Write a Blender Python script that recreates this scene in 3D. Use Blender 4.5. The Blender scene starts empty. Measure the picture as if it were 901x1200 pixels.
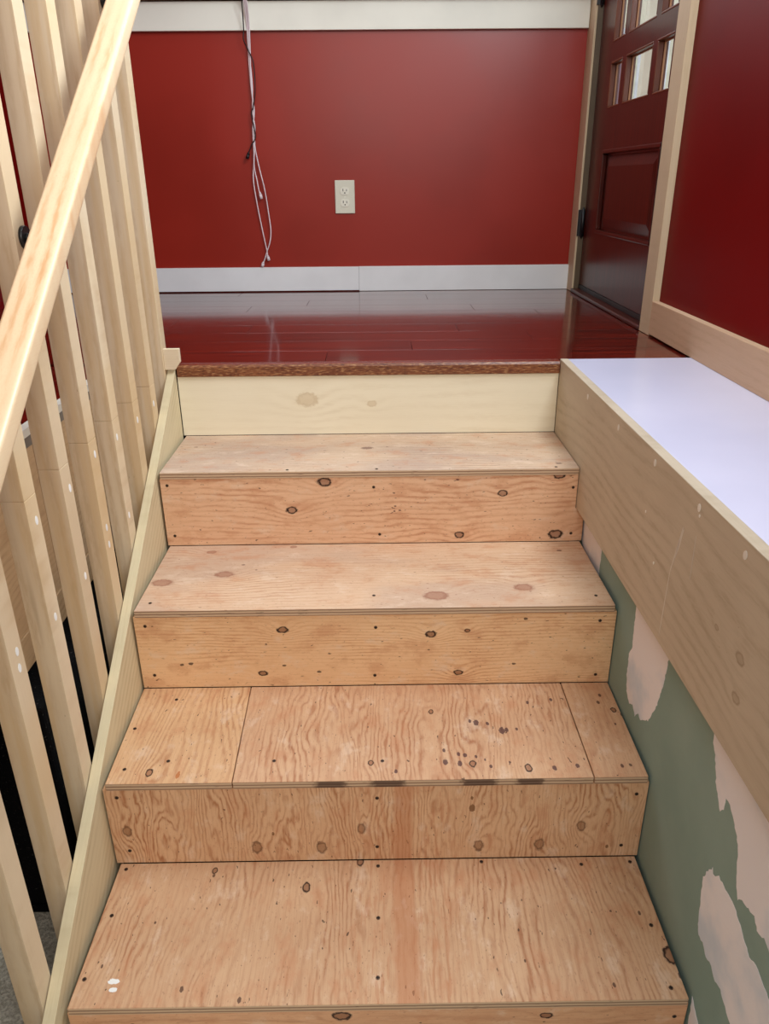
import bpy, bmesh, math, random
from mathutils import Vector, Matrix
random.seed(7)
S = bpy.context.scene
COL = S.collection

# ------------------------------------------------------------------ camera
cam_d = bpy.data.cameras.new('camera'); cam = bpy.data.objects.new('camera', cam_d); COL.objects.link(cam)
p, yw, rl = math.radians(23.618), math.radians(0.432), math.radians(-0.503)
fwd = Vector((math.sin(yw)*math.cos(p), math.cos(yw)*math.cos(p), -math.sin(p)))
rt = fwd.cross(Vector((0, 0, 1))).normalized(); up = rt.cross(fwd)
r2 = rt*math.cos(rl) + up*math.sin(rl); u2 = -rt*math.sin(rl) + up*math.cos(rl)
M4 = Matrix((r2, u2, -fwd)).transposed().to_4x4(); M4.translation = Vector((0.4746, -1.796, 0.4014))
cam.matrix_world = M4
cam_d.sensor_fit = 'HORIZONTAL'; cam_d.sensor_width = 36.0; cam_d.lens = 891.38/901*36.0
cam_d.clip_start = 0.02
S.camera = cam

# ------------------------------------------------------------------ light and exposure
w = bpy.data.worlds.new('daylight'); S.world = w; w.use_nodes = True
wt = w.node_tree; bg = wt.nodes['Background']
bg.inputs['Color'].default_value = (0.93, 0.965, 1.0, 1); bg.inputs['Strength'].default_value = 0.7

def area(name, loc, target, sx, sy, power, color):
    d = bpy.data.lights.new(name, 'AREA'); d.shape = 'RECTANGLE'; d.size = sx; d.size_y = sy
    d.energy = power; d.color = color
    o = bpy.data.objects.new(name, d); COL.objects.link(o); o.location = loc
    o.rotation_euler = (Vector(target)-Vector(loc)).to_track_quat('-Z', 'Y').to_euler()
    return o
area('back_window_daylight', (0.35, 1.50, 1.62), (0.4, -0.6, -0.2), 1.3, 1.0, 17, (0.86, 0.93, 1.0))
area('assumed_rear_fill_light', (0.9, -3.6, 1.5), (0.4, 0.4, 0.1), 1.8, 1.3, 43, (1.0, 0.97, 0.93))  # assumed light from behind the camera, added as fill; no window is modelled there
area('side_fill_light', (1.232, -0.66, 1.52), (-0.1, -0.40, 0.80), 1.1, 0.9, 38, (0.84, 0.93, 1.0))  # cool side fill added to brighten the right faces of the balusters
S.view_settings.view_transform = 'Standard'; S.view_settings.look = 'None'
S.view_settings.exposure = 0.30; S.view_settings.gamma = 1.0; S.view_settings.use_curve_mapping = False

# ------------------------------------------------------------------ colour and node helpers
def lin(c):
    r = []
    for x in c:
        x /= 255.0
        r.append(x/12.92 if x <= 0.04045 else ((x+0.055)/1.055)**2.4)
    return tuple(r) + (1.0,)

class NT:
    def __init__(s, tree): s.t = tree
    def n(s, typ, **kw):
        nd = s.t.nodes.new(typ)
        for k, v in kw.items(): setattr(nd, k, v)
        return nd
    def put(s, sock, v):
        if isinstance(v, bpy.types.NodeSocket): s.t.links.new(v, sock)
        elif v is not None: sock.default_value = v
    def m(s, op, a, b=None, c=None, clamp=False):
        nd = s.n('ShaderNodeMath', operation=op, use_clamp=clamp)
        s.put(nd.inputs[0], a); s.put(nd.inputs[1], b); s.put(nd.inputs[2], c)
        return nd.outputs[0]
    def vec(s, x, y, z=0.0):
        nd = s.n('ShaderNodeCombineXYZ'); s.put(nd.inputs[0], x); s.put(nd.inputs[1], y); s.put(nd.inputs[2], z)
        return nd.outputs[0]
    def noise(s, v, scale=1.0, detail=3.0, rough=0.5, dist=0.0):
        nd = s.n('ShaderNodeTexNoise'); s.put(nd.inputs['Vector'], v)
        nd.inputs['Scale'].default_value = scale; nd.inputs['Detail'].default_value = detail
        nd.inputs['Roughness'].default_value = rough; nd.inputs['Distortion'].default_value = dist
        return nd.outputs['Fac']
    def ss(s, x, lo, hi, a=0.0, b=1.0):
        nd = s.n('ShaderNodeMapRange', interpolation_type='SMOOTHSTEP'); nd.clamp = True
        s.put(nd.inputs['Value'], x)
        for i, v in zip(('From Min', 'From Max', 'To Min', 'To Max'), (lo, hi, a, b)): s.put(nd.inputs[i], v)
        return nd.outputs['Result']
    def mix(s, f, a, b, blend='MIX'):
        nd = s.n('ShaderNodeMix', data_type='RGBA', blend_type=blend)
        s.put(nd.inputs['Factor'], f); s.put(nd.inputs[6], a); s.put(nd.inputs[7], b)
        return nd.outputs[2]

def new_mat(name, rough=0.6, spec=0.4):
    m = bpy.data.materials.new(name); m.use_nodes = True
    N = NT(m.node_tree); b = m.node_tree.nodes['Principled BSDF']
    b.inputs['Roughness'].default_value = rough; b.inputs['Specular IOR Level'].default_value = spec
    tc = N.n('ShaderNodeTexCoord'); sp = N.n('ShaderNodeSeparateXYZ')
    m.node_tree.links.new(tc.outputs['Object'], sp.inputs[0])
    return m, N, b, tc.outputs['Object'], sp.outputs

def bump(N, b, h, strength=0.2, dist=0.001):
    nd = N.n('ShaderNodeBump'); nd.inputs['Strength'].default_value = strength; nd.inputs['Distance'].default_value = dist
    N.put(nd.inputs['Height'], h); N.t.links.new(nd.outputs[0], b.inputs['Normal'])

def plain(name, c, rough=0.5, spec=0.4, var=0.06, scale=8.0, metal=0.0, bmp=0.0, bscale=300):
    m, N, b, co, xyz = new_mat(name, rough, spec)
    nz = N.noise(co, scale, 4)
    c = lin(c)
    c2 = tuple(max(0, x*(1-var*2)) for x in c[:3]) + (1,)
    c1 = tuple(min(1, x*(1+var)) for x in c[:3]) + (1,)
    N.put(b.inputs['Base Color'], N.mix(N.ss(nz, .3, .7), c2, c1))
    b.inputs['Metallic'].default_value = metal
    if bmp: bump(N, b, N.noise(co, bscale, 2), bmp)
    return m

# node group: one knot of a board (rings bend round it, disc, dark rim)
kg = bpy.data.node_groups.new('knot', 'ShaderNodeTree')
for nm in ('u', 'v', 'u0', 'v0', 'ru', 'rv', 'wob'): kg.interface.new_socket(nm, in_out='INPUT', socket_type='NodeSocketFloat')
for nm in ('bend', 'disc', 'rim'): kg.interface.new_socket(nm, in_out='OUTPUT', socket_type='NodeSocketFloat')
G = NT(kg); gi = G.n('NodeGroupInput').outputs; go = G.n('NodeGroupOutput')
du = G.m('DIVIDE', G.m('SUBTRACT', gi['u'], gi['u0']), gi['ru'])
dv = G.m('DIVIDE', G.m('SUBTRACT', gi['v'], gi['v0']), gi['rv'])
wb = G.m('MULTIPLY_ADD', gi['wob'], 0.9, -0.45)
d2 = G.m('ADD', G.m('ADD', G.m('MULTIPLY', du, du), G.m('MULTIPLY', dv, dv)), 0.0)
dd = G.m('ADD', G.m('SQRT', d2), wb)
G.put(go.inputs['disc'], G.ss(dd, 0.92, 1.08, 1.0, 0.0))
G.put(go.inputs['rim'], G.m('MULTIPLY', G.ss(dd, 0.62, 0.92), G.ss(dd, 0.95, 1.35, 1.0, 0.0)))
G.put(go.inputs['bend'], G.m('EXPONENT', G.m('MULTIPLY', d2, -0.09)))

def wood(name, gu, gv, light, dark, spacing=0.010, wild=0.05, amt=0.5, fine=0.25, stretch=3.0, seed=0.0,
         knots=(), knot_col=(120, 70, 42), knot_rim=(48, 28, 20), rim_amt=1.0, marks=(), mark_col=(52, 28, 28), extra=None, sharp=2.5,
         tint=None, rough=0.6, spec=0.25, disc_amt=0.7, bmp=0.12, det=2.0, mott=0.0, slope=0.0):
    """board face: gu = axis along the grain, gv = axis across it"""
    m, N, b, co, xyz = new_mat(name, rough, spec)
    u = xyz[gu]; v = xyz[gv]
    if slope: v = N.m('MULTIPLY_ADD', u, -slope, v)
    third = xyz[3-gu-gv]
    base = N.noise(N.vec(N.m('MULTIPLY', u, stretch), N.m('MULTIPLY', v, stretch*3.2), N.m('MULTIPLY_ADD', third, 3.0, seed)), 1.0, det, 0.5, 0.3)
    h = N.m('MULTIPLY_ADD', N.m('SUBTRACT', base, 0.5), wild*2, v)
    ragged = N.noise(N.vec(N.m('MULTIPLY', u, 45), N.m('MULTIPLY', v, 130), seed), 1.0, 2.0)
    h = N.m('MULTIPLY_ADD', ragged, spacing*0.45, h)
    wob = N.noise(N.vec(N.m('MULTIPLY', u, 130), N.m('MULTIPLY', v, 130), seed), 1.0, 2.0)
    disc = rim = None
    for (ku, kv, kr) in knots:
        g = N.n('ShaderNodeGroup'); g.node_tree = kg
        a, c = (ku, kv) if gu < gv else (kv, ku)        # lists are given as (first axis, second axis)
        el = 1.25
        for nm, val in (('u', u), ('v', v), ('u0', a), ('v0', c), ('ru', kr*el*.86), ('rv', kr*0.72), ('wob', wob)): N.put(g.inputs[nm], val)
        h = N.m('MULTIPLY_ADD', g.outputs['bend'], kr*2.2, h)
        disc = g.outputs['disc'] if disc is None else N.m('MAXIMUM', disc, g.outputs['disc'])
        rim = g.outputs['rim'] if rim is None else N.m('MAXIMUM', rim, g.outputs['rim'])
    s = N.m('SINE', N.m('MULTIPLY', h, 2*math.pi/spacing))
    ln = N.m('POWER', N.m('MULTIPLY_ADD', s, 0.5, 0.5), sharp)
    fade = N.ss(N.noise(N.vec(N.m('MULTIPLY', u, 4), N.m('MULTIPLY', v, 9), seed+5), 1.0, 2.0), 0.30, 0.68, 0.12, 1.0)
    brk = N.ss(N.noise(N.vec(N.m('MULTIPLY', u, 26), N.m('MULTIPLY', v, 150), seed+31), 1.0, 3.0, 0.6), 0.34, 0.60, 0.35, 1.0)
    ln = N.m('MULTIPLY', N.m('MULTIPLY', N.m('MULTIPLY', ln, amt), fade), brk)
    fn = N.noise(N.vec(N.m('MULTIPLY', u, 18), N.m('MULTIPLY', v, 420), N.m('MULTIPLY_ADD', third, 420, seed)), 1.0, 3.0, 0.6)
    L, D = lin(light), lin(dark)
    big = N.noise(N.vec(N.m('MULTIPLY', u, 5), N.m('MULTIPLY', v, 7), seed+9), 1.0, 3.0)
    c = N.mix(N.ss(big, 0.3, 0.7, 0.0, 0.35), L, N.mix(0.45, L, D))
    c = N.mix(ln, c, D)
    c = N.mix(N.m('MULTIPLY', N.ss(fn, 0.45, 0.75), fine), c, D)
    if tint: c = N.mix(N.ss(N.noise(N.vec(N.m('MULTIPLY', u, 3), N.m('MULTIPLY', v, 8), seed+20), 1.0, 3.0), 0.42, 0.62, 0.0, tint[1]), c, lin(tint[0]))
    if mott:
        mo = N.noise(N.vec(N.m('MULTIPLY', u, 16), N.m('MULTIPLY', v, 26), seed+55), 1.0, 5.0, 0.65)
        c = N.mix(N.ss(mo, 0.50, 0.68, 0.0, mott), c, lin((190, 130, 92)))
        c = N.mix(N.ss(mo, 0.30, 0.46, mott*0.9, 0.0), c, lin((226, 204, 180)))
        sp_ = N.noise(N.vec(N.m('MULTIPLY', u, 120), N.m('MULTIPLY', v, 300), seed+71), 1.0, 3.0, 0.7)
        c = N.mix(N.ss(sp_, 0.60, 0.70, 0.0, 0.45), c, lin((140, 92, 66)))
    if disc is not None:
        c = N.mix(N.m('MULTIPLY', disc, disc_amt), c, lin(knot_col))
        c = N.mix(N.m('MULTIPLY', rim, rim_amt), c, lin(knot_rim))
    if marks:
        mk = None
        w2 = N.noise(N.vec(N.m('MULTIPLY', u, 260), N.m('MULTIPLY', v, 260), seed+3), 1.0, 2.0)
        for (ku, kv, kr) in marks:
            g = N.n('ShaderNodeGroup'); g.node_tree = kg
            a, c0 = (ku, kv) if gu < gv else (kv, ku)
            for nm, val in (('u', u), ('v', v), ('u0', a), ('v0', c0), ('ru', kr*1.0), ('rv', kr*0.6), ('wob', w2)): N.put(g.inputs[nm], val)
            mk = g.outputs['disc'] if mk is None else N.m('MAXIMUM', mk, g.outputs['disc'])
        c = N.mix(N.m('MULTIPLY', mk, 0.8), c, lin(mark_col))
    # scattered short dark pin marks
    pn = N.noise(N.vec(N.m('MULTIPLY', u, 90), N.m('MULTIPLY', v, 190), N.m('MULTIPLY_ADD', third, 190, seed+40)), 1.0, 1.0)
    c = N.mix(N.ss(pn, 0.745 if mott else 0.79, 0.775 if mott else 0.82, 0.0, 0.75 if mott else 0.3), c, lin(knot_rim))
    if extra: c = extra(N, c, xyz)
    N.put(b.inputs['Base Color'], c)
    bump(N, b, N.m('ADD', N.m('MULTIPLY', ln, -0.6), N.m('MULTIPLY', fn, 0.5)), bmp)
    return m

# ------------------------------------------------------------------ mesh helpers
def bm_box(bm, x0, x1, y0, y1, z0, z1, mi=0):
    vs = [bm.verts.new((x, y, z)) for z in (z0, z1) for y in (y0, y1) for x in (x0, x1)]
    for f in ((0, 2, 3, 1), (4, 5, 7, 6), (0, 1, 5, 4), (2, 6, 7, 3), (0, 4, 6, 2), (1, 3, 7, 5)):
        fc = bm.faces.new([vs[i] for i in f]); fc.material_index = mi
    return vs

def bm_prism(bm, pts, axis, a, b, mi=0):
    """polygon pts in the two other axes (in axis order), extruded a..b along axis"""
    def mk(q, t):
        if axis == 0: return (t, q[0], q[1])
        if axis == 1: return (q[0], t, q[1])
        return (q[0], q[1], t)
    A = [bm.verts.new(mk(q, a)) for q in pts]; B = [bm.verts.new(mk(q, b)) for q in pts]
    n = len(pts); fs = [bm.faces.new(A), bm.faces.new(B[::-1])]
    for i in range(n): fs.append(bm.faces.new((A[i], B[i], B[(i+1) % n], A[(i+1) % n])))
    for f in fs: f.material_index = mi
    bmesh.ops.recalc_face_normals(bm, faces=fs)

def bm_cyl(bm, c, axis, r, h, n=16, r2=None, mi=0):
    """cylinder from point c along +axis for h"""
    r2 = r if r2 is None else r2
    ax = Vector(((1, 0, 0), (0, 1, 0), (0, 0, 1))[axis]) if isinstance(axis, int) else Vector(axis).normalized()
    t = ax.orthogonal().normalized(); s = ax.cross(t); c = Vector(c)
    A = [bm.verts.new(c+(t*math.cos(k)+s*math.sin(k))*r) for k in [2*math.pi*i/n for i in range(n)]]
    B = [bm.verts.new(c+ax*h+(t*math.cos(k)+s*math.sin(k))*r2) for k in [2*math.pi*i/n for i in range(n)]]
    fs = [bm.faces.new(A[::-1]), bm.faces.new(B)]
    for i in range(n):
        f = bm.faces.new((A[i], A[(i+1) % n], B[(i+1) % n], B[i])); f.smooth = True; fs.append(f)
    for f in fs: f.material_index = mi

def bm_tube(bm, pts, r, n=8, sub=6):
    P = [Vector(q) for q in pts]; Q = []
    for i in range(len(P)-1):                                  # Catmull-Rom
        p0 = P[max(i-1, 0)]; p1 = P[i]; p2 = P[i+1]; p3 = P[min(i+2, len(P)-1)]
        for k in range(sub):
            t = k/sub
            Q.append(0.5*((2*p1)+(p2-p0)*t+(2*p0-5*p1+4*p2-p3)*t*t+(3*p1-p0-3*p2+p3)*t**3))
    Q.append(P[-1]); rings = []
    for i, q in enumerate(Q):
        d = (Q[min(i+1, len(Q)-1)]-Q[max(i-1, 0)]).normalized()
        a = d.cross(Vector((0, 1, 0))).normalized(); b_ = d.cross(a)
        rings.append([bm.verts.new(q+(a*math.cos(2*math.pi*k/n)+b_*math.sin(2*math.pi*k/n))*r) for k in range(n)])
    for A, B in zip(rings, rings[1:]):
        for k in range(n):
            f = bm.faces.new((A[k], A[(k+1) % n], B[(k+1) % n], B[k])); f.smooth = True
    bm.faces.new(rings[0]); bm.faces.new(rings[-1][::-1])
    bmesh.ops.recalc_face_normals(bm, faces=bm.faces)

def obj(name, bm, mats, parent=None, bev=0.0, seg=2, label=None, kind=None, cat=None, group=None):
    me = bpy.data.meshes.new(name); bm.to_mesh(me); bm.free()
    for m in (mats if isinstance(mats, (list, tuple)) else [mats]): me.materials.append(m)
    o = bpy.data.objects.new(name, me); COL.objects.link(o)
    if parent is not None: o.parent = parent
    if bev:
        md = o.modifiers.new('bevel', 'BEVEL'); md.width = bev; md.segments = seg; md.limit_method = 'ANGLE'
        md.angle_limit = math.radians(50)
    for k, v in (('label', label), ('kind', kind), ('category', cat), ('group', group)):
        if v: o[k] = v
    return o

def box(name, x0, x1, y0, y1, z0, z1, m, parent=None, bev=0.0, **kw):
    bm = bmesh.new(); bm_box(bm, x0, x1, y0, y1, z0, z1)
    return obj(name, bm, m, parent, bev, **kw)

def thing(name, label=None, cat=None, kind=None, group=None):
    o = bpy.data.objects.new(name, None); COL.objects.link(o); o.empty_display_size = 0.05
    for k, v in (('label', label), ('category', cat), ('kind', kind), ('group', group)):
        if v: o[k] = v
    return o

# ------------------------------------------------------------------ levels found from the photograph (metres)
W = 0.930
zA, zB, zC, zD = -0.7194, -0.5320, -0.3507, -0.1744
yL, yD, yC, yB, yA = 0.0044, -0.2521, -0.5312, -0.7925, -1.0502
yBack, XR = 1.304, 1.241

# ------------------------------------------------------------------ materials
def paint_red(name, col, rough=0.33, spec=0.36):
    m, N, b, co, xyz = new_mat(name, rough, spec)
    n1 = N.noise(co, 2.5, 4); n2 = N.noise(co, 14, 3)
    c = lin(col); c2 = tuple(x*0.86 for x in c[:3])+(1,)
    N.put(b.inputs['Base Color'], N.mix(N.ss(n1, .35, .65), c2, c))
    N.put(b.inputs['Roughness'], N.ss(n1, .3, .7, rough-0.02, rough+0.03))
    bump(N, b, N.m('ADD', N.noise(co, 180, 2), N.m('MULTIPLY', n2, .5)), 0.05, 0.001)
    return m
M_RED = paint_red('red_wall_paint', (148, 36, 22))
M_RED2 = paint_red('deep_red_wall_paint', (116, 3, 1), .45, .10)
M_WHITE = plain('white_trim_paint', (228, 230, 230), 0.35, 0.5, 0.02)
M_CREAM = plain('cream_primed_trim', (226, 224, 210), 0.45, 0.4, 0.03, 5)
M_SILL = wood('brown_window_sill_wood', 0, 1, (140, 115, 88), (90, 66, 45), spacing=.012, seed=3)
M_BLACK = plain('matte_black_metal', (18, 19, 22), 0.4, 0.5, 0.05)
M_DARKGAP = plain('dark_void', (12, 11, 12), 0.9, 0.1)

ply = dict(light=(226, 184, 146), dark=(176, 112, 74))
def stripeA(N, c, xyz):
    x = xyz[0]; wv = N.noise(N.vec(N.m('MULTIPLY', x, 10), N.m('MULTIPLY', xyz[1], 14), 2.0), 1.0, 3.0)
    xx = N.m('MULTIPLY_ADD', wv, 0.03, x)
    msk = N.m('MULTIPLY', N.ss(xx, 0.502, 0.513), N.ss(xx, 0.538, 0.546, 1.0, 0.0))
    sk = N.noise(N.vec(N.m('MULTIPLY', x, 130), N.m('MULTIPLY', xyz[1], 14), N.m('MULTIPLY', xyz[2], 14)), 1.0, 3.0)
    near = N.m('MULTIPLY', N.ss(x, 0.36, 0.46), N.ss(x, 0.56, 0.66, 1.0, 0.0))
    msk = N.m('MAXIMUM', msk, N.m('MULTIPLY', near, N.ss(sk, 0.54, 0.60, 0.0, 0.7)))
    return N.mix(N.m('MULTIPLY', msk, 0.50), c, lin((182, 116, 76)))
def whiteA(N, c, xyz):
    c = stripeA(N, c, xyz); mk = None
    wob = N.noise(N.vec(N.m('MULTIPLY', xyz[0], 200), N.m('MULTIPLY', xyz[1], 200), 1.0), 1.0, 2.0)
    for (a, b_, ru, rv) in ((0.060, -1.013, .0085, .0045), (0.063, -1.026, .006, .004)):
        g = N.n('ShaderNodeGroup'); g.node_tree = kg
        for nm, val in (('u', xyz[0]), ('v', xyz[1]), ('u0', a), ('v0', b_), ('ru', ru), ('rv', rv), ('wob', wob)): N.put(g.inputs[nm], val)
        mk = g.outputs['disc'] if mk is None else N.m('MAXIMUM', mk, g.outputs['disc'])
    return N.mix(mk, c, lin((235, 235, 230)))

PLY = {}
PLY['tA'] = wood('plywood_lowest_tread', 1, 0, (206, 168, 132), (160, 106, 72), spacing=.0115, wild=.075, amt=.85, stretch=2.2, mott=.42, det=4.0, seed=1.3,
    knots=[(.433, -.797, .0075), (.341, -.849, .0085), (.176, -.811, .006), (.924, -.985, .0125)], knot_col=(128, 82, 52),
    marks=[(.176, -.822, .004), (.167, -1.027, .005), (.257, -1.045, .005), (.034, -.988, .003), (.899, -.909, .004), (.822, -1.031, .004),
           (.694, -.99, .003), (.097, -.913, .003), (.927, -1.018, .005)], mark_col=(70, 42, 34), extra=whiteA)
PLY['rB'] = wood('plywood_second_riser', 2, 0, (216, 176, 138), (164, 108, 70), spacing=.0095, wild=.075, amt=.95, stretch=3.0, mott=.42, det=4.0, seed=4.1,
    knots=[(.026, -.643, .0100), (.25, -.686, .0115), (.365, -.688, .0115), (.437, -.645, .010), (.645, -.689, .011), (.753, -.688, .0115), (.824, -.646, .010)],
    knot_col=(150, 108, 76), knot_rim=(92, 60, 40), rim_amt=.6, marks=[(.630, -.601, .009), (.875, -.696, .0045), (.629, -.578, .004), (.281, -.654, .004)], mark_col=(110, 70, 34), extra=stripeA)
tb_knots = [(.073, -.77, .0078), (.632, -.76, .0075), (.727, -.772, .008), (.455, -.754, .006), (.569, -.617, .0055), (.918, -.619, .0062)]
tb_marks = [(.651, -.651, .008), (.640, -.646, .005), (.696, -.674, .009), (.705, -.672, .006), (.672, -.654, .0048), (.724, -.67, .0042), (.585, -.755, .007), (.585, -.725, .005),
            (.61, -.759, .007), (.61, -.735, .005), (.498, -.776, .005), (.813, -.768, .0059), (.758, -.593, .005), (.805, -.586, .005), (.772, -.773, .0059),
            (.904, -.574, .005), (.895, -.596, .005), (.621, -.738, .006), (.663, -.767, .0044), (.697, -.757, .003), (.64, -.742, .004), (.655, -.75, .003), (.89, -.77, .005), (.905, -.768, .004)]
PLY['tB'] = wood('plywood_third_tread_panel', 1, 0, (208, 168, 132), (162, 104, 70), spacing=.0115, wild=.085, amt=.85, stretch=2.6, mott=.42, det=4.0, seed=7.7,
    knots=tb_knots, marks=tb_marks, mark_col=(64, 32, 44), knot_col=(140, 88, 60))
PLY['tB2'] = wood('plywood_third_tread_left_panel', 1, 0, (214, 174, 132), (166, 108, 70), spacing=.012, wild=.07, amt=.7, stretch=2.4, mott=.42, det=4.0, seed=11.7,
    knots=[(.073, -.77, .0078)], marks=[(.124, -.779, .0065), (.124, -.772, .004)], mark_col=(176, 98, 44), knot_col=(140, 88, 60))
PLY['tB3'] = wood('plywood_third_tread_right_panel', 1, 0, (208, 168, 132), (164, 108, 74), spacing=.013, wild=.07, amt=.65, stretch=2.4, mott=.42, det=4.0, seed=17.7,
    knots=[(.918, -.619, .0062)], marks=[(.904, -.574, .005), (.895, -.596, .005), (.89, -.77, .005), (.905, -.768, .004), (.91, -.66, .003)], mark_col=(64, 32, 30))
PLY['rC'] = wood('plywood_third_riser', 0, 2, (232, 192, 148), (192, 134, 88), spacing=.0075, wild=.035, amt=.8, stretch=1.6, mott=.42, det=4.0, seed=2.2,
    knots=[(.284, -.399, .0090), (.239, -.5, .0075), (.573, -.413, .009), (.629, -.504, .0078), (.644, -.406, .005)],
    marks=[(.08, -.477, .0042), (.098, -.475, .0052), (.282, -.482, .004), (.739, -.485, .004), (.756, -.381, .0045), (.351, -.498, .004)], mark_col=(48, 28, 20))
PLY['tC'] = wood('plywood_fourth_tread', 0, 1, (216, 184, 152), (178, 126, 96), spacing=.011, wild=.045, amt=.75, stretch=1.7, mott=.42, det=4.0, seed=5.5,
    knots=[(.15, -.391, .016), (.029, -.424, .018), (.585, -.49, .021), (.763, -.461, .017), (.103, -.286, .009), (.282, -.265, .007)],
    knot_col=(160, 112, 88), knot_rim=(146, 98, 76), rim_amt=.55, marks=[(.183, -.349, .004), (.214, -.373, .003), (.87, -.299, .006)], mark_col=(100, 62, 48), tint=((186, 158, 138), .55))
PLY['rD'] = wood('plywood_fourth_riser', 0, 2, (226, 184, 148), (186, 128, 92), spacing=.0145, wild=.06, amt=.85, stretch=1.9, mott=.42, det=4.0, seed=8.4,
    knots=[(.356, -.201, .0125), (.282, -.267, .0105), (.746, -.232, .009), (.654, -.332, .0095), (.869, -.333, .013), (.867, -.19, .011)],
    knot_col=(140, 98, 76), marks=[(.646, -.199, .0037), (.510, -.260, .003), (.52, -.27, .003), (.508, -.272, .003)], mark_col=(84, 46, 40))
PLY['tD'] = wood('plywood_top_tread', 0, 1, (210, 184, 156), (156, 118, 98), spacing=.010, wild=.035, amt=.75, stretch=1.5, mott=.42, det=4.0, seed=9.9,
    knots=[], marks=[(.448, -.104, .014), (.044, -.084, .005), (.871, -.223, .008)], mark_col=(128, 96, 82), tint=((176, 152, 136), .6))
PLY['rA'] = wood('plywood_lowest_riser', 0, 2, (214, 166, 128), (160, 104, 70), spacing=.018, wild=.05, amt=.6, mott=.42, det=4.0, seed=12.9,
    knots=[(.409, -.752, .012), (.718, -.758, .008)])
M_PALE = wood('pale_birch_board', 0, 2, (232, 222, 196), (208, 192, 160), spacing=.026, wild=.05, amt=.38, fine=.12, stretch=1.4, seed=6.1,
    knots=[(.303, -.086, .022), (.46, -.098, .010)], knot_col=(208, 190, 158), knot_rim=(200, 182, 150), rim_amt=.5, sharp=1.5, bmp=.03)
M_PINE_Y = wood('sanded_pine_along_stairs', 1, 2, (212, 198, 162), (166, 142, 104), spacing=.020, wild=.035, amt=.5, fine=.2, stretch=1.2, seed=21.0, slope=.6665, sharp=1.5)
def bal_tint(N, c, xyz):
    oi = N.n('ShaderNodeObjectInfo'); rnd = oi.outputs['Random']
    st = N.noise(N.vec(N.m('MULTIPLY', xyz[0], 40), N.m('MULTIPLY', rnd, 20), N.m('MULTIPLY', xyz[2], 2.2)), 1, 3)
    c = N.mix(N.m('MULTIPLY', N.ss(st, .45, .65), .5), c, lin((212, 180, 130)))
    c = N.mix(N.m('MULTIPLY', N.ss(st, .28, .42, 1.0, 0.0), .5), c, lin((168, 144, 112)))
    return N.mix(N.m('MULTIPLY', rnd, .28), c, lin((190, 158, 118)))
M_BAL = wood('baluster_poplar', 2, 0, (222, 204, 174), (182, 150, 110), spacing=.021, wild=.060, amt=.5, fine=.10, stretch=1.0, seed=31.0, sharp=1.6, extra=bal_tint)
M_RAIL = wood('handrail_pine', 1, 0, (228, 204, 168), (206, 156, 108), spacing=.019, wild=.020, amt=.95, fine=.15, stretch=1.0, seed=41.0, sharp=1.6, rough=.38, spec=.5)
M_APRON = wood('apron_board_poplar', 1, 2, (196, 182, 160), (154, 136, 110), spacing=.026, wild=.075, amt=.5, fine=.15, stretch=1.5, seed=51.0, sharp=2, knots=[(-1.025, -.136, .010), (-1.034, -.188, .009), (-.956, -.135, .005)], knot_col=(150, 130, 104), knot_rim=(126, 104, 78), rim_amt=.35, disc_amt=.4)
M_CASE = wood('door_casing_pine', 2, 0, (208, 188, 156), (180, 152, 118), spacing=.02, wild=.03, amt=.3, fine=.2, stretch=1.0, seed=61.0)
M_BBR = wood('right_baseboard_pine', 1, 2, (206, 174, 142), (178, 142, 108), spacing=.02, wild=.025, amt=.4, fine=.2, stretch=1.0, seed=71.0)
M_FASC = wood('fascia_board_wood', 1, 2, (204, 174, 134), (160, 124, 88), spacing=.02, wild=.14, amt=.5, seed=81.0, stretch=2.0)
M_NOSE = wood('oak_nosing', 0, 2, (176, 120, 78), (88, 44, 26), spacing=.0035, wild=.02, amt=.85, fine=.7, stretch=5, seed=91.0, rough=.4, spec=.5, sharp=1.2, bmp=.3)
def nose_mat():
    m, N, b, co, xyz = new_mat('oak_nosing', .4, .5)
    a = N.noise(N.vec(N.m('MULTIPLY', xyz[0], 75), N.m('MULTIPLY', xyz[2], 330), 0), 1, 3, .6)
    g = N.noise(N.vec(N.m('MULTIPLY', xyz[0], 9), N.m('MULTIPLY', xyz[2], 60), 4), 1, 2)
    c = N.mix(N.ss(g, .35, .65), lin((128, 74, 42)), lin((104, 52, 28)))
    c = N.mix(N.ss(a, .50, .66, 0, .8), c, lin((170, 124, 82)))
    c = N.mix(N.ss(a, .34, .46, .85, 0.0), c, lin((70, 32, 18)))
    N.put(b.inputs['Base Color'], c); bump(N, b, a, .4, .001); return m
M_NOSE = nose_mat()
M_NOSETOP = wood('oak_nosing_top', 0, 1, (112, 44, 26), (78, 24, 14), spacing=.006, wild=.02, amt=.5, seed=92.0, rough=.2, spec=.5)
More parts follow.
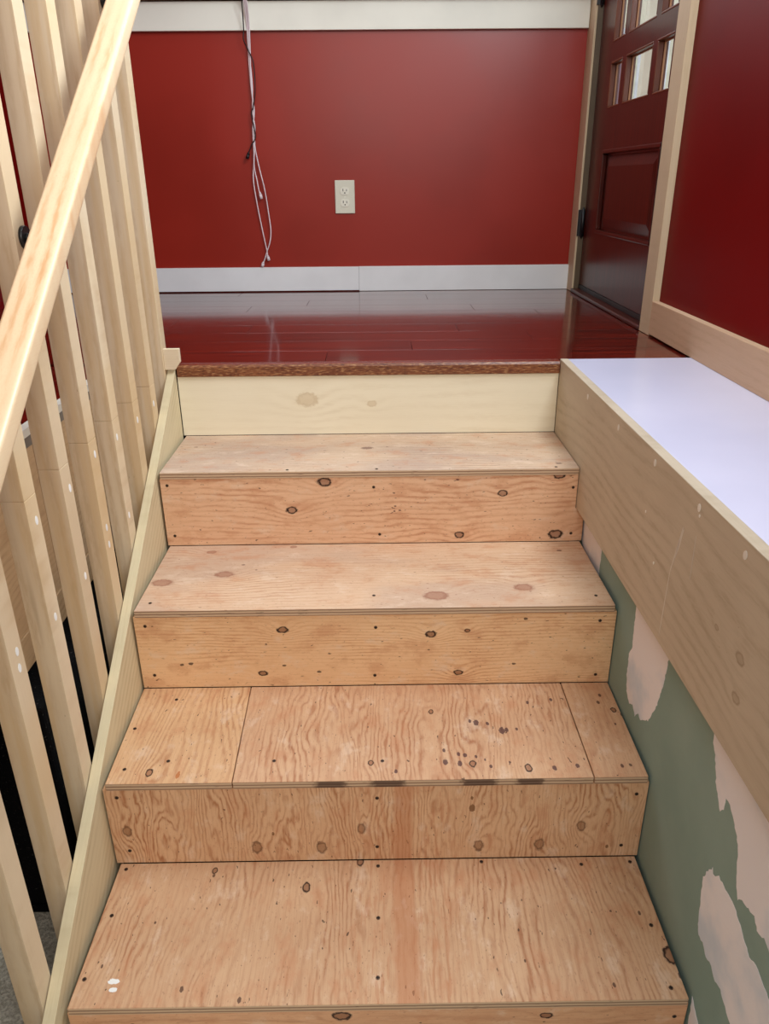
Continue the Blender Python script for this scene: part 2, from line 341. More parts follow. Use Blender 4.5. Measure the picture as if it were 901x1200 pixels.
def edge_mat(stains=()):
    m, N, b, co, xyz = new_mat('plywood_edge_plies', .7, .2)
    z = N.m('MULTIPLY_ADD', N.noise(N.vec(N.m('MULTIPLY', xyz[0], 14), 0, 0), 1, 3), .002, xyz[2])
    band = N.m('POWER', N.m('MULTIPLY_ADD', N.m('SINE', N.m('MULTIPLY', z, 2*math.pi/.0062)), .5, .5), 1.2)
    c = N.mix(band, lin((204, 176, 146)), lin((142, 112, 88)))
    spk = N.noise(N.vec(N.m('MULTIPLY', xyz[0], 35), N.m('MULTIPLY', xyz[2], 500), 0), 1, 2)
    c = N.mix(N.ss(spk, .66, .72, 0, .8), c, lin((58, 40, 34)))
    if stains:
        mk = None; xx = N.m('MULTIPLY_ADD', N.noise(N.vec(N.m('MULTIPLY', xyz[0], 120), N.m('MULTIPLY', xyz[2], 150), 0), 1, 2), .02, xyz[0])
        for a, b_ in stains:
            g = N.m('MULTIPLY', N.ss(xx, a, a+.015), N.ss(xx, b_, b_+.015, 1.0, 0.0))
            mk = g if mk is None else N.m('MAXIMUM', mk, g)
        c = N.mix(N.m('MULTIPLY', mk, .75), c, lin((54, 30, 28)))
    N.put(b.inputs['Base Color'], c); return m
M_EDGE = edge_mat(); M_EDGE_B = edge_mat([(.363, .415), (.458, .514), (.613, .671), (.706, .75)])

def floor_mat(seed):
    m, N, b, co, xyz = new_mat('red_hardwood_floorboard', .12, .6)
    g = N.noise(N.vec(N.m('MULTIPLY', xyz[0], 2.2), N.m('MULTIPLY', xyz[1], 45), seed), 1, 4, .6)
    g2 = N.noise(N.vec(N.m('MULTIPLY', xyz[0], 9), N.m('MULTIPLY', xyz[1], 420), seed), 1, 2, .6)
    c = N.mix(N.ss(g, .3, .7), lin((112, 30, 18)), lin((48, 10, 7)))
    c = N.mix(N.ss(g2, .55, .75, 0, .4), c, lin((48, 12, 10)))
    N.put(b.inputs['Base Color'], c)
    N.put(b.inputs['Roughness'], N.ss(g, .2, .8, .10, .17))
    b.inputs['Coat Weight'].default_value = .35; b.inputs['Coat Roughness'].default_value = .08
    bump(N, b, g, .03, .001)
    return m
M_FLOOR = [floor_mat(s) for s in (1.0, 13.0, 27.0)]

# ------------------------------------------------------------------ room shell
def wall_mesh(bm, boxes):
    for q in boxes: bm_box(bm, *q)
# back wall with the window opening above the frame of the picture
bm = bmesh.new()
for q in ((-.95, XR+.055, yBack, yBack+.12, -.35, .985), (-.95, -.35, yBack, yBack+.12, .985, 2.15), (1.05, XR+.055, yBack, yBack+.12, .985, 2.15),
          (-.95, XR+.055, yBack, yBack+.12, 2.15, 2.45)): bm_box(bm, *q)
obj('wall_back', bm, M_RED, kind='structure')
wn = thing('window_1', kind='structure')
for q in ((-.35, -.30, .985, 2.15), (1.00, 1.05, .985, 2.15)): box('frame_stile', q[0], q[1], yBack+.03, yBack+.09, q[2], q[3], M_CREAM, wn)
for q in ((-.30, 1.00, .985, 1.03), (-.30, 1.00, 1.55, 1.58), (-.30, 1.00, 2.10, 2.15)): box('frame_rail', q[0], q[1], yBack+.03, yBack+.09, q[2], q[3], M_CREAM, wn)
wn = thing('added_side_window', kind='structure')  # unseen window added to the right wall to house the side fill
for q in ((-1.32, -1.28), (-.04, 0)): box('frame_stile', XR+.01, XR+.05, q[0], q[1], 1.04, 2.06, M_CREAM, wn)
for q in ((1.04, 1.08), (2.02, 2.06)): box('frame_rail', XR+.01, XR+.05, -1.28, -.04, q[0], q[1], M_CREAM, wn)
# right wall with the door opening
bm = bmesh.new()
for q in ((XR, XR+.055, -2.6, -1.32, -.05, 2.45), (XR, XR+.055, 0, .385, -.05, 2.45), (XR, XR+.055, -1.32, 0, -.05, 1.04), (XR, XR+.055, -1.32, 0, 2.06, 2.45), (XR, XR+.055, 1.225, yBack, -.05, 2.45), (XR, XR+.055, .385, 1.225, 2.06, 2.45)): bm_box(bm, *q)
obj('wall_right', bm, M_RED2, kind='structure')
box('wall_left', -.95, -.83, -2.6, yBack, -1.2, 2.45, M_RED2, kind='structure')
def dry_mat():
    m, N, b, co, xyz = new_mat('green_moisture_drywall', .85, .2)
    c = N.mix(N.ss(N.noise(co, 6, 4), .3, .7), lin((134, 158, 148)), lin((146, 168, 158)))
    N.put(b.inputs['Base Color'], c); bump(N, b, N.noise(co, 500, 2), .08)
    return m
wl = box('wall_lower_right', .934, XR, -2.6, .0, -1.2, -.0135, dry_mat(), kind='structure')
def mud_mat():
    m, N, b, co, xyz = new_mat('white_joint_compound', .85, .2)
    n = N.noise(co, 9, 4)
    c = N.mix(N.ss(n, .45, .7), lin((236, 234, 236)), lin((206, 216, 226)))
    N.put(b.inputs['Base Color'], c); bump(N, b, N.noise(N.vec(N.m('MULTIPLY', xyz[1], 40), N.m('MULTIPLY', xyz[2], 160)), 1, 3), .3, .001)
    return m
M_MUD = mud_mat()
patches = [
 [(-.205, -.285), (-.225, -.34), (-.32, -.40), (-.391, -.40), (-.391, -.325), (-.385, -.25)],
 [(-.615, -.250), (-.622, -.351), (-.628, -.385), (-.617, -.406), (-.619, -.449), (-.630, -.480), (-.650, -.492), (-.668, -.484), (-.684, -.494), (-.698, -.478), (-.712, -.482), (-.732, -.466),
  (-.742, -.458), (-.755, -.432), (-.768, -.405), (-.776, -.37), (-.78, -.343), (-.783, -.30), (-.775, -.25)],
 [(-.955, -.25), (-.961, -.312), (-.974, -.33), (-.990, -.362), (-1.004, -.377), (-1.014, -.392), (-1.022, -.380), (-1.023, -.362), (-1.036, -.360), (-1.054, -.373), (-1.072, -.391), (-1.085, -.437),
  (-1.097, -.459), (-1.108, -.448), (-1.120, -.446), (-1.139, -.439), (-1.150, -.452), (-1.165, -.443), (-1.183, -.449), (-1.210, -.462), (-1.234, -.464), (-1.30, -.47), (-1.36, -.40), (-1.36, -.23)],
 [(-1.009, -.520), (-1.013, -.546), (-1.021, -.589), (-1.029, -.615), (-1.045, -.612), (-1.061, -.620), (-1.076, -.615), (-1.092, -.626), (-1.108, -.618), (-1.121, -.626), (-1.138, -.631), (-1.159, -.638), (-1.19, -.60),
  (-1.236, -.515), (-1.217, -.505), (-1.199, -.502), (-1.181, -.497), (-1.168, -.492), (-1.148, -.500), (-1.129, -.490), (-1.111, -.482), (-1.094, -.476), (-1.067, -.477), (-1.045, -.477), (-1.032, -.490), (-1.028, -.482), (-1.018, -.500)],
 [(-1.050, -.722), (-1.079, -.739), (-1.110, -.728), (-1.138, -.719), (-1.15, -.80), (-1.061, -.848)]]
for pt in patches:
    q = []
    for i, a in enumerate(pt):
        b2 = pt[(i+1) % len(pt)]; L = math.hypot(b2[0]-a[0], b2[1]-a[1]); n = max(1, int(L/.005))
        for k in range(n):
            j = .0016 if a[1] > -.9 else 0
            q.append((a[0]+(b2[0]-a[0])*k/n+random.uniform(-j, j), a[1]+(b2[1]-a[1])*k/n+random.uniform(-j, j)))
    bm = bmesh.new(); bm_prism(bm, q, 0, .9336, .9345)
    bmesh.ops.triangulate(bm, faces=[f for f in bm.faces if len(f.verts) > 4])
    obj('joint_compound', bm, M_MUD, wl, label='white smear of joint compound')

# the rest of the room, behind the picture
box('wall_front', -.95, XR+.055, -4.1, -4.0, -1.2, 2.45, plain('warm_grey_wall_paint', (150, 140, 126), .8), kind='structure')
# landing floor
bm = bmesh.new(); bm_box(bm, -.83, XR, .006, yBack, -.34, -.0125)
fl = obj('floor', bm, M_DARKGAP, kind='structure')
rows = [.0315 + .1272*k for k in range(11)]
ticks = [[.348], [.565, -.42], [.90, -.12], [.1, .71], [-.15], [1.0, -.30], [.04, .80], [.23], [.66, -.4], [-.05]]
for k in range(10):
    y0, y1 = rows[k], min(rows[k+1], yBack-.001)
    xs = [-.829] + sorted(ticks[k]) + [XR-.001]
    for i in range(len(xs)-1):
        box('floorboard', xs[i]+.0006, xs[i+1]-.0006, y0+.0005, y1-.0005, -.0125, 0, M_FLOOR[(k*2+i) % 3], fl, bev=.0003)

# second floor surface on the left, beyond the slot beside the railing
flo = thing('floor_left', kind='structure')
for k in range(10):
    x0 = -.829+.066*k
    box('floorboard', x0+.0005, x0+.0655, -2.6, .005, -.0125, 0, M_FLOOR[k % 3], flo, bev=.001)
box('floor_edge_trim', -.169, -.15, -2.6, .005, -.013, .001, M_CREAM, flo, label='thin white strip along the floor edge')
box('subfloor_edge', -.169, -.151, -2.6, .005, -.032, -.013, plain('grey_subfloor_edge', (128, 120, 108), .8), flo)
for y0, y1 in ((-2.6, -.481), (-.479, .005)): box('fascia_board', -.170, -.151, y0, y1, -.327, -.032, M_FASC, flo)
box('fascia_strip', -.170, -.148, -2.6, .005, -.389, -.328, M_FASC, flo)
box('joist_fill', -.829, -.171, -2.6, .005, -.34, -.0125, M_DARKGAP, flo)

# carpet down below
def carpet_mat():
    m, N, b, co, xyz = new_mat('beige_loop_carpet', .95, .1)
    n = N.noise(co, 160, 3, .7); n2 = N.noise(co, 30, 3)
    c = N.mix(N.ss(n, .35, .65), lin((186, 176, 156)), lin((236, 228, 210)))
    c = N.mix(N.ss(n2, .4, .6, 0, .3), c, lin((150, 138, 118)))
    N.put(b.inputs['Base Color'], c); bump(N, b, n, .8, .006); return m
box('floor_lower', -.83, .934, -2.6, .0, -.93, -.905, carpet_mat(), kind='structure')

# skirting and window trim
bb = thing('baseboard_back', kind='structure')
box('baseboard_board', -.829, .4065, yBack-.015, yBack, .004, .092, M_WHITE, bb, bev=.001)
box('baseboard_board', .407, XR-.012, yBack-.014, yBack, .001, .0925, M_WHITE, bb, bev=.001)
box('trim_1', -.829, XR-.02, yBack-.019, yBack, .877, .9635, M_CREAM, bev=.0015, kind='structure')
box('trim_2', -.829, XR-.02, yBack-.045, yBack+.10, .9665, .992, M_SILL, bev=.003, kind='structure')
XF = 1.222
box('baseboard_right', XF, XR, -2.6, .315, .0055, .093, M_BBR, bev=.0012, kind='structure')

# ------------------------------------------------------------------ door in the right wall
dr = thing('door_1', kind='structure')
for (y0, y1) in ((.315, .396), (1.215, 1.303)):
    box('casing', XF, XR+.004, y0, y1, .0005, 2.14, M_CASE, dr, bev=.0015)
box('head_casing', XF-.003, XR+.004, .300, 1.303, 2.14, 2.24, M_CASE, dr, bev=.0015)
M_JAMB = plain('brown_jamb', (96, 80, 60), .5)
for (y0, y1) in ((.3965, .402), (1.209, 1.2145)): box('jamb', XR-.012, XR+.054, y0, y1, .012, 2.06, M_JAMB, dr)
M_THR = plain('dark_threshold_wood', (70, 30, 22), .3, .5)
box('threshold', XF-.004, XR+.10, .3965, 1.2145, .0005, .014, M_THR, dr, bev=.004)
box('door_sweep', XR+.004, XR+.020, .404, 1.207, .0145, .030, M_BLACK, dr)
def door_mat():
    m, N, b, co, xyz = new_mat('dark_mahogany_door', .28, .5)
    g = N.noise(N.vec(N.m('MULTIPLY', xyz[1], 160), N.m('MULTIPLY', xyz[2], 5), 0), 1, 4)
    N.put(b.inputs['Base Color'], N.mix(N.ss(g, .3, .7), lin((84, 26, 15)), lin((56, 14, 9)))); return m
M_DOOR = door_mat()
M_MOLD = plain('brown_door_moulding', (104, 54, 32), .3, .5); M_STOP = plain('tan_glazing_stop', (176, 128, 92), .5)
xd0, xd1 = XR+.006, XR+.036
bm = bmesh.new()
ycols = [(.470, .600), (.636, .884), (.922, 1.050)]; zrows = [(.610, .745), (.800, 1.36), (1.415, 1.55)]
def db(y0, y1, z0, z1): bm_box(bm, xd0, xd1, y0, y1, z0, z1)
db(.404, .470, .031, 2.055); db(1.050, 1.207, .031, 2.055)
db(.470, 1.050, .487, .610); db(.470, 1.050, 1.55, 2.055); db(.470, 1.050, .031, .222)
for (a, b2) in ((.600, .636), (.884, .922)): db(a, b2, .610, 1.55)
for (a, b2) in ((.745, .800), (1.36, 1.415)):
    for (c0, c1) in ycols: db(c0, c1, a, b2)
slab = obj('door_slab', bm, M_DOOR, dr)
# raised lower panel with its moulding
bm = bmesh.new(); bm_box(bm, xd0+.014, xd1-.004, .470, 1.050, .222, .487)
v = bm_box(bm, xd0+.004, xd0+.014, .530, .980, .275, .435)
for q in v:
    if q.co.x > xd0+.01: q.co.y += -.035 if q.co.y < .7 else .035; q.co.z += -.035 if q.co.z < .35 else .035
obj('door_panel', bm, M_DOOR, dr, bev=.002)
bm = bmesh.new()
def frame(bm, y0, y1, z0, z1, t, xa, xb):
    bm_box(bm, xa, xb, y0, y1, z0, z0+t); bm_box(bm, xa, xb, y0, y1, z1-t, z1)
    bm_box(bm, xa, xb, y0, y0+t, z0+t, z1-t); bm_box(bm, xa, xb, y1-t, y1, z0+t, z1-t)
frame(bm, .470, 1.050, .222, .487, .012, xd0-.003, xd0+.014)
obj('panel_moulding', bm, M_DOOR, dr, bev=.003)
def glass_mat():
    m = bpy.data.materials.new('clear_glass'); m.use_nodes = True; t = m.node_tree; t.nodes.clear()
    o = t.nodes.new('ShaderNodeOutputMaterial'); mx = t.nodes.new('ShaderNodeMixShader'); fr = t.nodes.new('ShaderNodeFresnel')
    a = t.nodes.new('ShaderNodeBsdfTransparent'); g = t.nodes.new('ShaderNodeBsdfGlossy'); g.inputs['Roughness'].default_value = .02
    fr.inputs[0].default_value = 1.3
    ge = t.nodes.new('ShaderNodeNewGeometry'); mu = t.nodes.new('ShaderNodeMath'); mu.operation = 'SUBTRACT'; mu.use_clamp = True
    t.links.new(fr.outputs[0], mu.inputs[0]); t.links.new(ge.outputs['Backfacing'], mu.inputs[1]); t.links.new(mu.outputs[0], mx.inputs[0]); t.links.new(a.outputs[0], mx.inputs[1]); t.links.new(g.outputs[0], mx.inputs[2]); t.links.new(mx.outputs[0], o.inputs[0])
    return m
M_GLASS = glass_mat()
for (z0, z1) in zrows:
    for (y0, y1) in ycols:
        bm = bmesh.new(); frame(bm, y0, y1, z0, z1, .006, xd0-.001, xd0+.016)
        fr = obj('glazing_bead', bm, M_MOLD, dr, bev=.002)
        bm = bmesh.new(); frame(bm, y0+.004, y1-.004, z0+.004, z1-.004, .005, xd0+.0165, xd0+.0215); obj('glazing_stop', bm, M_STOP, dr)
        box('pane', xd0+.022, xd0+.025, y0+.001, y1-.001, z0+.001, z1-.001, M_GLASS, dr)
for z0 in (.200, .930, 1.72):
    bm = bmesh.new(); bm_cyl(bm, (XR-.001, 1.207, z0), 2, .0065, .095, 14); bm_box(bm, XF+.0012, XR+.004, 1.2075, 1.2144, z0+.002, z0+.093)
    bm_cyl(bm, (XR-.001, 1.207, z0-.006), 2, .003, .107, 10)
    obj('hinge', bm, M_BLACK, dr, label='black barrel hinge')

# what is outside the door glass
po = thing('porch', 'pale yellow porch seen through the small panes of the front door', 'porch')
M_SID = plain('pale_yellow_siding', (250, 246, 222), .7); M_WOUT = plain('white_porch_paint', (240, 244, 250), .6)
box('porch_floor', 1.42, 3.6, -.6, 4.8, -.30, -.15, plain('grey_porch_decking', (150, 150, 150), .8), po)
box('porch_post', 1.850, 1.905, 2.66, 2.72, -.15, 2.6, M_SID, po)
box('porch_post', 3.25, 3.40, 3.75, 3.95, -.15, 2.6, M_WOUT, po)
for k in range(5):
    box('railing_board', 3.30, 3.34, 2.2+k*.32, 2.3+k*.32, -.15, .75, plain('brown_grey_board', (150, 136, 140), .8), po)
box('top_rail', 3.24, 3.40, -.5, 3.75, .75, .82, M_WOUT, po)

hs = thing('house', 'pale house across the street seen through the front door panes', 'house')
box('house_wall', 1.9, 5.4, 7.0, 10.5, -1.0, 2.3, M_SID, hs)
bm = bmesh.new(); bm_prism(bm, [(1.7, 2.3), (5.6, 2.3), (3.65, 3.6)], 1, 6.8, 10.7); obj('roof', bm, plain('grey_roof', (150, 150, 156), .8), hs)
for x0 in (2.72, 3.12, 3.52, 4.3):
    wf = box('window', x0, x0+.30, 6.96, 7.0, .95, 1.75, M_WOUT, hs)
    box('window_pane', x0+.04, x0+.26, 6.95, 6.96, 1.0, 1.70, plain('mauve_window_glass', (150, 124, 136), .2), wf)

# ------------------------------------------------------------------ staircase
st = thing('staircase', 'unfinished plywood staircase of four steps with knots and screw heads, rising to the red landing', 'staircase')
M_SCREW = plain('dark_screw_head', (104, 78, 60), .45, .5, metal=.5)
M_SLOT = plain('screw_recess', (26, 18, 15), .7)
def screws(par, spots, axis, lvl, r=.0034):
    for (a, b2) in spots:
        bm = bmesh.new()
        if axis == 1: c = (a, lvl-.0006, b2)
        else: c = (a, b2, lvl+.0006)
        s = -1 if axis == 1 else 1
        ax = (0, -1, 0) if axis == 1 else (0, 0, 1)
        c = Vector(c)-Vector(ax)*.004
        bm_cyl(bm, c, ax, r, .0040, 14)
        top = c+Vector(ax)*.0040
        for k in range(2):
            d = (.0026, .0007) if k else (.0007, .0026)
            if axis == 1: bm_box(bm, top.x-d[0], top.x+d[0], top.y-.0003, top.y+.0002, top.z-d[1], top.z+d[1], 1)
            else: bm_box(bm, top.x-d[0], top.x+d[0], top.y-d[1], top.y+d[1], top.z-.0002, top.z+.0003, 1)
        obj('screw', bm, [M_SCREW, M_SLOT], par)
T = .0155; OV = .004
def tread(x0, x1, yf, yb, z, m, em, name='tread', x0b=None, x1b=None, label=None):
    bm = bmesh.new()
    x0b = x0 if x0b is None else x0b; x1b = x1 if x1b is None else x1b
    bm_prism(bm, [(x0, yf), (x1, yf), (x1b, yb), (x0b, yb)], 2, z-T, z)
    for f in bm.faces:
        if abs(f.normal.y) > .8 and f.calc_center_median().y < (yf+yb)/2: f.material_index = 1
    return obj(name, bm, [m, em], st, bev=.0009, seg=1, label=label)
def riser(x0, x1, y, z0, z1, m, pts=None, label=None):
    bm = bmesh.new()
    bm_prism(bm, pts or [(x0, z0), (x1, z0), (x1, z1), (x0, z1)], 1, y, y+.0175)
    return obj('riser', bm, m, st, bev=.0006, seg=1, label=label)
a = tread(.004, .927, yA-OV, yB-.0006, zA, PLY['tA'], M_EDGE)
screws(a, [(.465, -.911), (.465, -.807), (.464, -1.014), (.65, -.801), (.827, -.81), (.911, -.932), (.915, -.806), (.906, -1.037), (.021, -.899), (.014, -1.009), (.017, -.806)], 2, zA)
a = riser(.0, .930, yA, -.905, zA-T-.0006, PLY['rA']); screws(a, [(.913, -.765)], 1, yA)
a = riser(-.003, .932, yB, zA+.0006, zB-T-.0006, PLY['rB'], label='plywood riser with a row of pale knots')
screws(a, [(.019, -.566), (.024, -.689), (.465, -.575), (.464, -.688), (.913, -.574), (.90, -.693)], 1, yB)
a = tread(.005, .2189, yB-OV, yC-.0006, zB, PLY['tB2'], M_EDGE_B, 'tread_panel', x0b=-.002, x1b=.2119, label='left panel of the pieced tread')
screws(a, [(.072, -.57), (.015, -.655), (.028, -.762), (.099, -.743)], 2, zB)
a = tread(.2205, .8342, yB-OV, yC-.0006, zB, PLY['tB'], M_EDGE_B, 'tread_panel', x0b=.2135, x1b=.8352, label='wide middle panel with dark paint drips')
screws(a, [(.285, -.746), (.475, -.75)], 2, zB)
a = tread(.8361, .927, yB-OV, yC-.0006, zB, PLY['tB3'], M_EDGE_B, 'tread_panel', x0b=.8371, x1b=.931, label='narrow right panel of the pieced tread')
a = riser(-.002, .932, yC, zB+.0006, zC-T-.0006, PLY['rC'])
screws(a, [(.019, -.387), (.023, -.501), (.465, -.396), (.462, -.508), (.901, -.387), (.905, -.513)], 1, yC)
a = tread(.003, .926, yC-OV, yD-.0006, zC, PLY['tC'], M_EDGE)
screws(a, [(.027, -.506), (.462, -.487), (.898, -.498)], 2, zC)
a = riser(0, 0, yD, 0, 0, PLY['rD'], pts=[(-.001, zC+.0006), (.930, zC+.0006), (.930, -.2705), (.9095, -.2705), (.9095, zD-T-.0006), (-.001, zD-T-.0006)])
screws(a, [(.014, -.205), (.017, -.326), (.463, -.214), (.475, -.328), (.900, -.22), (.905, -.331)], 1, yD)
a = tread(.001, .9095, yD-.0025, yL-.0006, zD, PLY['tD'], M_EDGE, label='greyish top tread below the pale riser')
screws(a, [(.276, -.2515+.006), (.47, -.246), (.86, -.246)], 2, zD)
M_PALE_o = riser(-.0045, .9095, yL, zD+.0006, -.0270, M_PALE, label='smooth pale cream top riser')
bm = bmesh.new()
prof = [(-.002, -.0255), (-.002, -.0040), (.003, .0010), (.010, .0022), (.0308, .0010), (.0308, -.0125), (.0058, -.0125), (.0058, -.0268), (0, -.0268)]
bm_prism(bm, prof, 0, -.0025, .9100)
for f in bm.faces:
    if f.normal.z > .8: f.material_index = 1
obj('landing_nosing', bm, [M_NOSE, M_NOSETOP], st, bev=.001, label='red-brown open-grained oak nosing')
bm = bmesh.new(); e = .0005
pp = [(yA+.018, -.904), (yA+.018, zA-T-e), (yB+.018, zA-T-e), (yB+.018, zB-T-e), (yC+.018, zB-T-e), (yC+.018, zC-T-e), (yD+.018, zC-T-e), (yD+.018, zD-T-e), (.0052, zD-T-e), (.0052, -.904)]
bm_prism(bm, pp, 0, .002, .908)
obj('light_leak_fill', bm, M_DARKGAP, st)  # dark solid added under the steps to stop light leaking through the joints
# skirt board on the left, its top edge running up the stairs
sl = .679; top0 = .005
def zs(y): return -.719+.004+(y+1.075)*.6665 + .018*math.sin(max(0, min(1, (y+1.075)/1.03))*math.pi)*0 + .0
bm = bmesh.new()
bm_prism(bm, [(-1.45, zs(-1.45)), (.0040, -.0085), (.0040, zs(0)-.36), (-1.45, zs(-1.45)-.36)][::-1], 0, -.0245, -.0062)
obj('skirt_board', bm, M_PINE_Y, st, bev=.0008, label='light pine skirt board beside the balusters')

# ------------------------------------------------------------------ railing on the left
rl_ = thing('stair_railing', 'light unpainted wood railing of square balusters with a sloping handrail on the left', 'railing')
bx1 = -.0262; bw = .034; bd = .038
for k in range(11):
    yb_ = .018-.1302*k
    zb_ = zs(yb_-bd)-.30 if k else -.033
    zb_ = max(zb_, -.904)
    bm = bmesh.new()
    ys, ye = yb_-bd, yb_
    jz = -.012
    if k:
        bm_box(bm, bx1-bw, bx1, ys, ye, zb_, jz-.0006)
        bm_box(bm, bx1-bw+.0006, bx1-.0006, ys+.0006, ye-.0006, jz-.0006, jz+.0006)
        bm_box(bm, bx1-bw, bx1, ys, ye, jz+.0006, 2.2)
    else:
        bm_box(bm, bx1-bw, bx1, ys, ye, -.12, 2.2)
    o = obj('baluster', bm, M_BAL, rl_, bev=.0012)
    o.data.transform(Matrix.Translation((0, 0, 0)))
FIL = plain('white_filler_dab', (236, 234, 230), .7)
for y, z in ((-.137, -.053), (-.263, -.053), (-.263, -.20), (-.397, -.047), (-.397, -.21), (-.519, -.039), (-.523, -.214), (-.522, -.18), (-.645, -.053), (-.649, -.212),
             (-.777, -.051), (-.781, -.212), (-.911, -.215), (-.908, -.19)):
    bm = bmesh.new(); bm_cyl(bm, (bx1-.0003, y, z), 0, .0042, .0008, 10)
    for q in bm.verts: q.co.z = z+(q.co.z-z)*1.7
    k = min(range(11), key=lambda i: abs((.018-.1302*i-bd/2)-y))
    q = [o for o in rl_.children if o.name.startswith('baluster')][k]
    obj('filler_dab', bm, FIL, q)
# end block above the skirt board
bm = bmesh.new(); bm_prism(bm, [(-.0262, -.006), (-.0262, .043), (.0115, .043), (.0115, .012), (-.002, -.006)], 1, -.0145, -.0024)
obj('end_block', bm, wood('end_grain_block', 0, 2, (224, 206, 176), (196, 172, 138), spacing=.004, wild=.01, amt=.3, seed=3.3), rl_, bev=.001, label='small chamfered end-grain block')
# handrail
xr0, xr1 = .0195, .0665
rs = .7274; c0 = .8765
ang = math.atan(rs); hh = .036
def rz(y): return c0+rs*y
bm = bmesh.new()
prof = []                                    # rounded cross-section in (x, n)
def arc(cx, cn, r, a0, a1, n=6):
    for i in range(n+1):
        t = math.radians(a0+(a1-a0)*i/n); prof.append((cx+r*math.cos(t), cn+r*math.sin(t)))
arc(xr1-.006, -.006, .006, 0, 90); arc(xr0+.006, -.006, .006, 90, 180); arc(xr0+.012, -hh+.012, .012, 180, 270); arc(xr1-.012, -hh+.014, .012, 270, 360)
nrm = Vector((0, -math.sin(ang), math.cos(ang)))
rings = []
for y in [-1.75+.12*i for i in range(18)]:
    rings.append([bm.verts.new(Vector((q[0], y, rz(y)))+nrm*q[1]) for q in prof])
n = len(prof)
for A, B in zip(rings, rings[1:]):
    for i in range(n):
        f = bm.faces.new((A[i], A[(i+1) % n], B[(i+1) % n], B[i])); f.smooth = True
bm.faces.new(rings[0]); bm.faces.new(rings[-1][::-1]); bmesh.ops.recalc_face_normals(bm, faces=bm.faces)
obj('handrail', bm, M_RAIL, rl_, label='round-edged sloping pine handrail')
for yb_ in (-.632, -.11, -1.28):
    zt = rz(yb_)-.052; bm = bmesh.new()
    bm_cyl(bm, (bx1-.0005, yb_-.012, zt-.035), 0, .016, .006, 20)
    bm_tube(bm, [(bx1+.003, yb_-.012, zt-.035), (bx1+.035, yb_-.010, zt-.036), (bx1+.062, yb_-.004, zt-.018), (.036, yb_+.003, zt+.006)], .0065, 10)
    bm_box(bm, .0235, .040, yb_-.012, yb_+.012, zt+.002, zt+.006)
    obj('bracket', bm, M_BLACK, rl_, label='black metal handrail bracket')

# ------------------------------------------------------------------ ledge bench on the right
be = thing('wall_ledge', 'low wood ledge with a glossy white top and unpainted apron board right of the stairs', 'ledge')
def lam_mat():
    m, N, b, co, xyz = new_mat('white_melamine', .22, .5)
    N.put(b.inputs['Base Color'], N.mix(N.ss(N.noise(co, 3, 3), .3, .7), lin((214, 214, 236)), lin((206, 207, 230))))
    return m
box('ledge_top', .9300, XF+.018, -2.3, .0095, -.0130, .0052, lam_mat(), be, bev=.0006, label='smooth white ledge top')
bm = bmesh.new(); bm_box(bm, .9108, .9295, -2.3, .0095, -.2695, .0060)
ap = obj('apron_board', bm, M_APRON, be, bev=.0012)
M_FILL = plain('white_nail_filler', (226, 220, 208), .8)
for (y, z) in ((-.257, -.016), (-.474, -.015), (-.67, -.012), (-.849, -.012), (-.99, -.013), (-.854, -.022), (-.723, -.162), (-.66, -.10)):
    bm = bmesh.new(); bm_cyl(bm, (.9109, y, z), (-1, 0, 0), .0048 if z > -.02 and y != -.854 else .002, .0008, 10)
    for q in bm.verts: q.co.z = z+(q.co.z-z)*1.25
    obj('nail_filler', bm, M_FILL, ap)
M_SCR = plain('pale_scratch', (206, 196, 180), .8)
for (y0, z0, y1, z1, wd) in ((-.809, -.060, -.788, -.143, .0020), (-.788, -.143, -.785, -.258, .0012), (-.854, -.052, -.857, -.120, .0011), (-.812, -.062, -.798, -.115, .0028)):
    bm = bmesh.new(); bm_prism(bm, [(y0-wd*.4, z0), (y0+wd*.4, z0), ((y0+y1)/2+wd, (z0+z1)/2), (y1+wd*.3, z1), (y1-wd*.3, z1), ((y0+y1)/2-wd, (z0+z1)/2)], 0, .9105, .9112)
    obj('scratch', bm, M_SCR, ap, label='pale vertical scratch')

# ------------------------------------------------------------------ outlet on the red wall
ou = thing('wall_outlet', 'ivory duplex electrical outlet plate low on the red back wall', 'outlet')
M_IV = plain('ivory_plastic', (214, 212, 192), .35, .5, .02)
M_IV2 = plain('ivory_receptacle', (228, 226, 208), .3, .5, .02)
bm = bmesh.new(); bm_box(bm, .3225, .3965, yBack-.006, yBack, .284, .400)
obj('cover_plate', bm, M_IV, ou, bev=.0025, seg=3)
for zc in (.3625, .3215):
    bm = bmesh.new(); pts = []
    for i in range(28):
        t = 2*math.pi*i/28; pts.append((.3595+.0165*math.cos(t), max(zc-.0132, min(zc+.0132, zc+.0165*math.sin(t)))))
    bm_prism(bm, pts, 1, yBack-.0078, yBack-.003)
    rc = obj('receptacle', bm, M_IV2, ou)
    for dx, hgt in ((-.0065, .0085), (.0065, .0070)): box('slot', .3595+dx-.0012, .3595+dx+.0012, yBack-.0081, yBack-.0076, zc-.001, zc-.001+hgt, M_SLOT, rc)
    bm = bmesh.new(); bm_cyl(bm, (.3595, yBack-.0076, zc-.0065), (0, -1, 0), .0025, .0005, 12); obj('ground_hole', bm, M_SLOT, rc)
bm = bmesh.new(); bm_cyl(bm, (.3595, yBack-.0055, .342), (0, -1, 0), .003, .0015, 12); obj('screw', bm, M_IV2, ou)

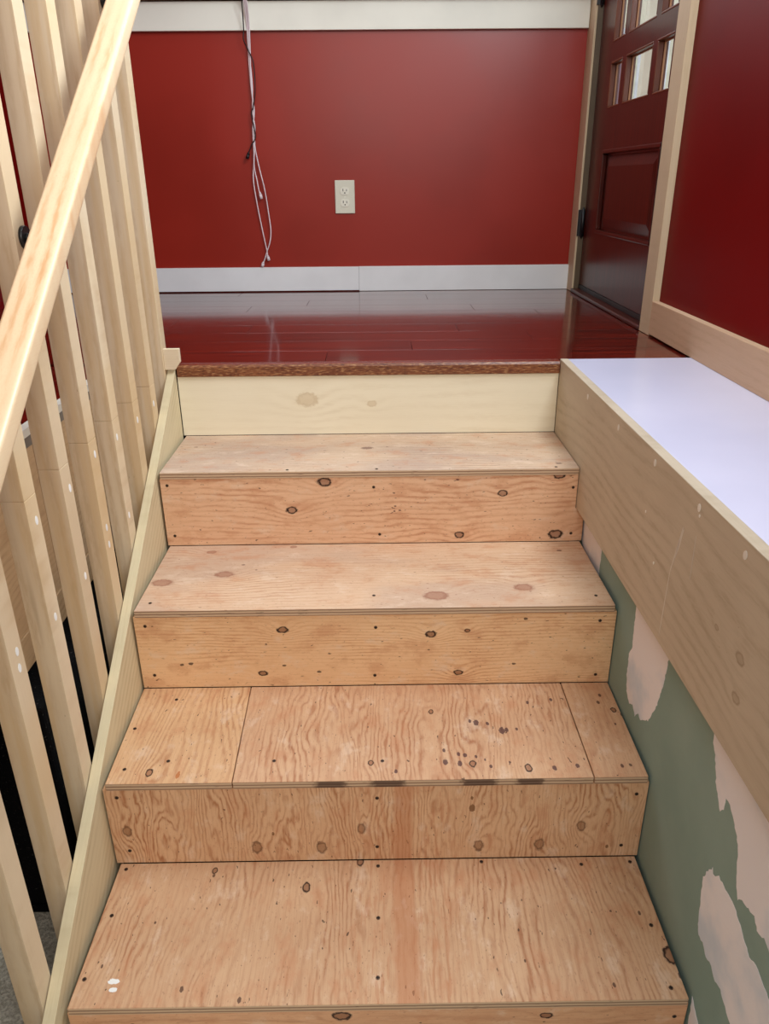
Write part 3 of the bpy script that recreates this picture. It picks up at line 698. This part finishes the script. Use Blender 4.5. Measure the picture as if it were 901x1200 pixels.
# ------------------------------------------------------------------ cords hanging from the sill
M_CW = plain('white_cord', (226, 210, 212), .5); M_CB = plain('black_cord', (22, 16, 18), .45)
yw_ = yBack-.024
def cord3(L, dy=0.0):
    out = []
    for i, (x, z) in enumerate(L):
        y = yw_-.026 if z > .96 else (yw_ if z > .84 else yw_+.012 )
        out.append((x, y+dy, z))
    return out
t = thing('white_cord', 'white twisted cord hanging down the red wall and looping back up near the baseboard', 'cord')
W1 = [(.030, 1.03), (.036, .969), (.038, .907), (.036, .818), (.036, .713), (.040, .632), (.036, .576), (.036, .521), (.028, .464), (.022, .4), (.030, .317), (.043, .226), (.054, .158), (.056, .136)]
W2 = [(.034, 1.03), (.041, .969), (.043, .907), (.039, .818), (.042, .713), (.037, .632), (.041, .576), (.036, .521), (.046, .449), (.062, .368), (.072, .272), (.075, .226), (.069, .186), (.053, .146), (.045, .124), (.039, .112)]
W3 = [(.038, 1.03), (.046, .969), (.047, .907), (.043, .818), (.038, .713), (.043, .632), (.034, .576), (.032, .50), (.029, .449), (.036, .4), (.040, .371), (.043, .36)]
for i, L in enumerate((W1, W2, W3)):
    bm = bmesh.new(); bm_tube(bm, cord3(L, -.0025*i), .0022, 8); obj('cord_strand', bm, M_CW, t)
def plug(x, z, x1, z1, m, par, dy):
    d = Vector((x1-x, 0, z1-z)); L = d.length
    bm = bmesh.new(); bm_cyl(bm, (x, yw_+.012+dy, z), d, .0030, L*.35, 12, .0058); bm_cyl(bm, Vector((x, yw_+.012+dy, z))+d*.35, d, .0058, L*.65, 12)
    obj('plug', bm, m, par)
plug(.039, .114, .033, .094+.001, M_CW, t, -.002); plug(.056, .138, .061, .118, M_CW, t, -.004); plug(.043, .362, .048, .338, M_CW, t, -.006)
t = thing('black_cord', 'thin black cord crossing the white cord on the red wall, ending in a small plug', 'cord')
Bc = [(.026, 1.03), (.032, .969), (.028, .882), (.025, .848), (.037, .818), (.052, .778), (.052, .699), (.042, .645), (.033, .618), (.042, .549), (.026, .521), (.014, .496)]
bm = bmesh.new(); bm_tube(bm, cord3(Bc, -.010), .0019, 8); obj('cord_strand', bm, M_CB, t)
plug(.014, .497, .006, .474, M_CB, t, -.010)

# ------------------------------------------------------------------ black box down in the opening
def felt_mat():
    m, N, b, co, xyz = new_mat('black_speckled_fabric', .95, .1)
    n = N.noise(co, 240, 2)
    c = N.mix(N.ss(n, .66, .74), lin((13, 12, 13)), lin((66, 62, 58)))
    N.put(b.inputs['Base Color'], c); bump(N, b, n, .6, .003); return m
bn = thing('storage_box', 'black speckled fabric box on the beige carpet behind the balusters', 'box')
M_FELT = felt_mat()
box('box_body', -.80, -.105, -.735, -.05, -.8885, -.42, M_FELT, bn, bev=.006)
box('bottom_rim', -.803, -.100, -.742, -.045, -.905, -.889, M_FELT, bn, bev=.004)
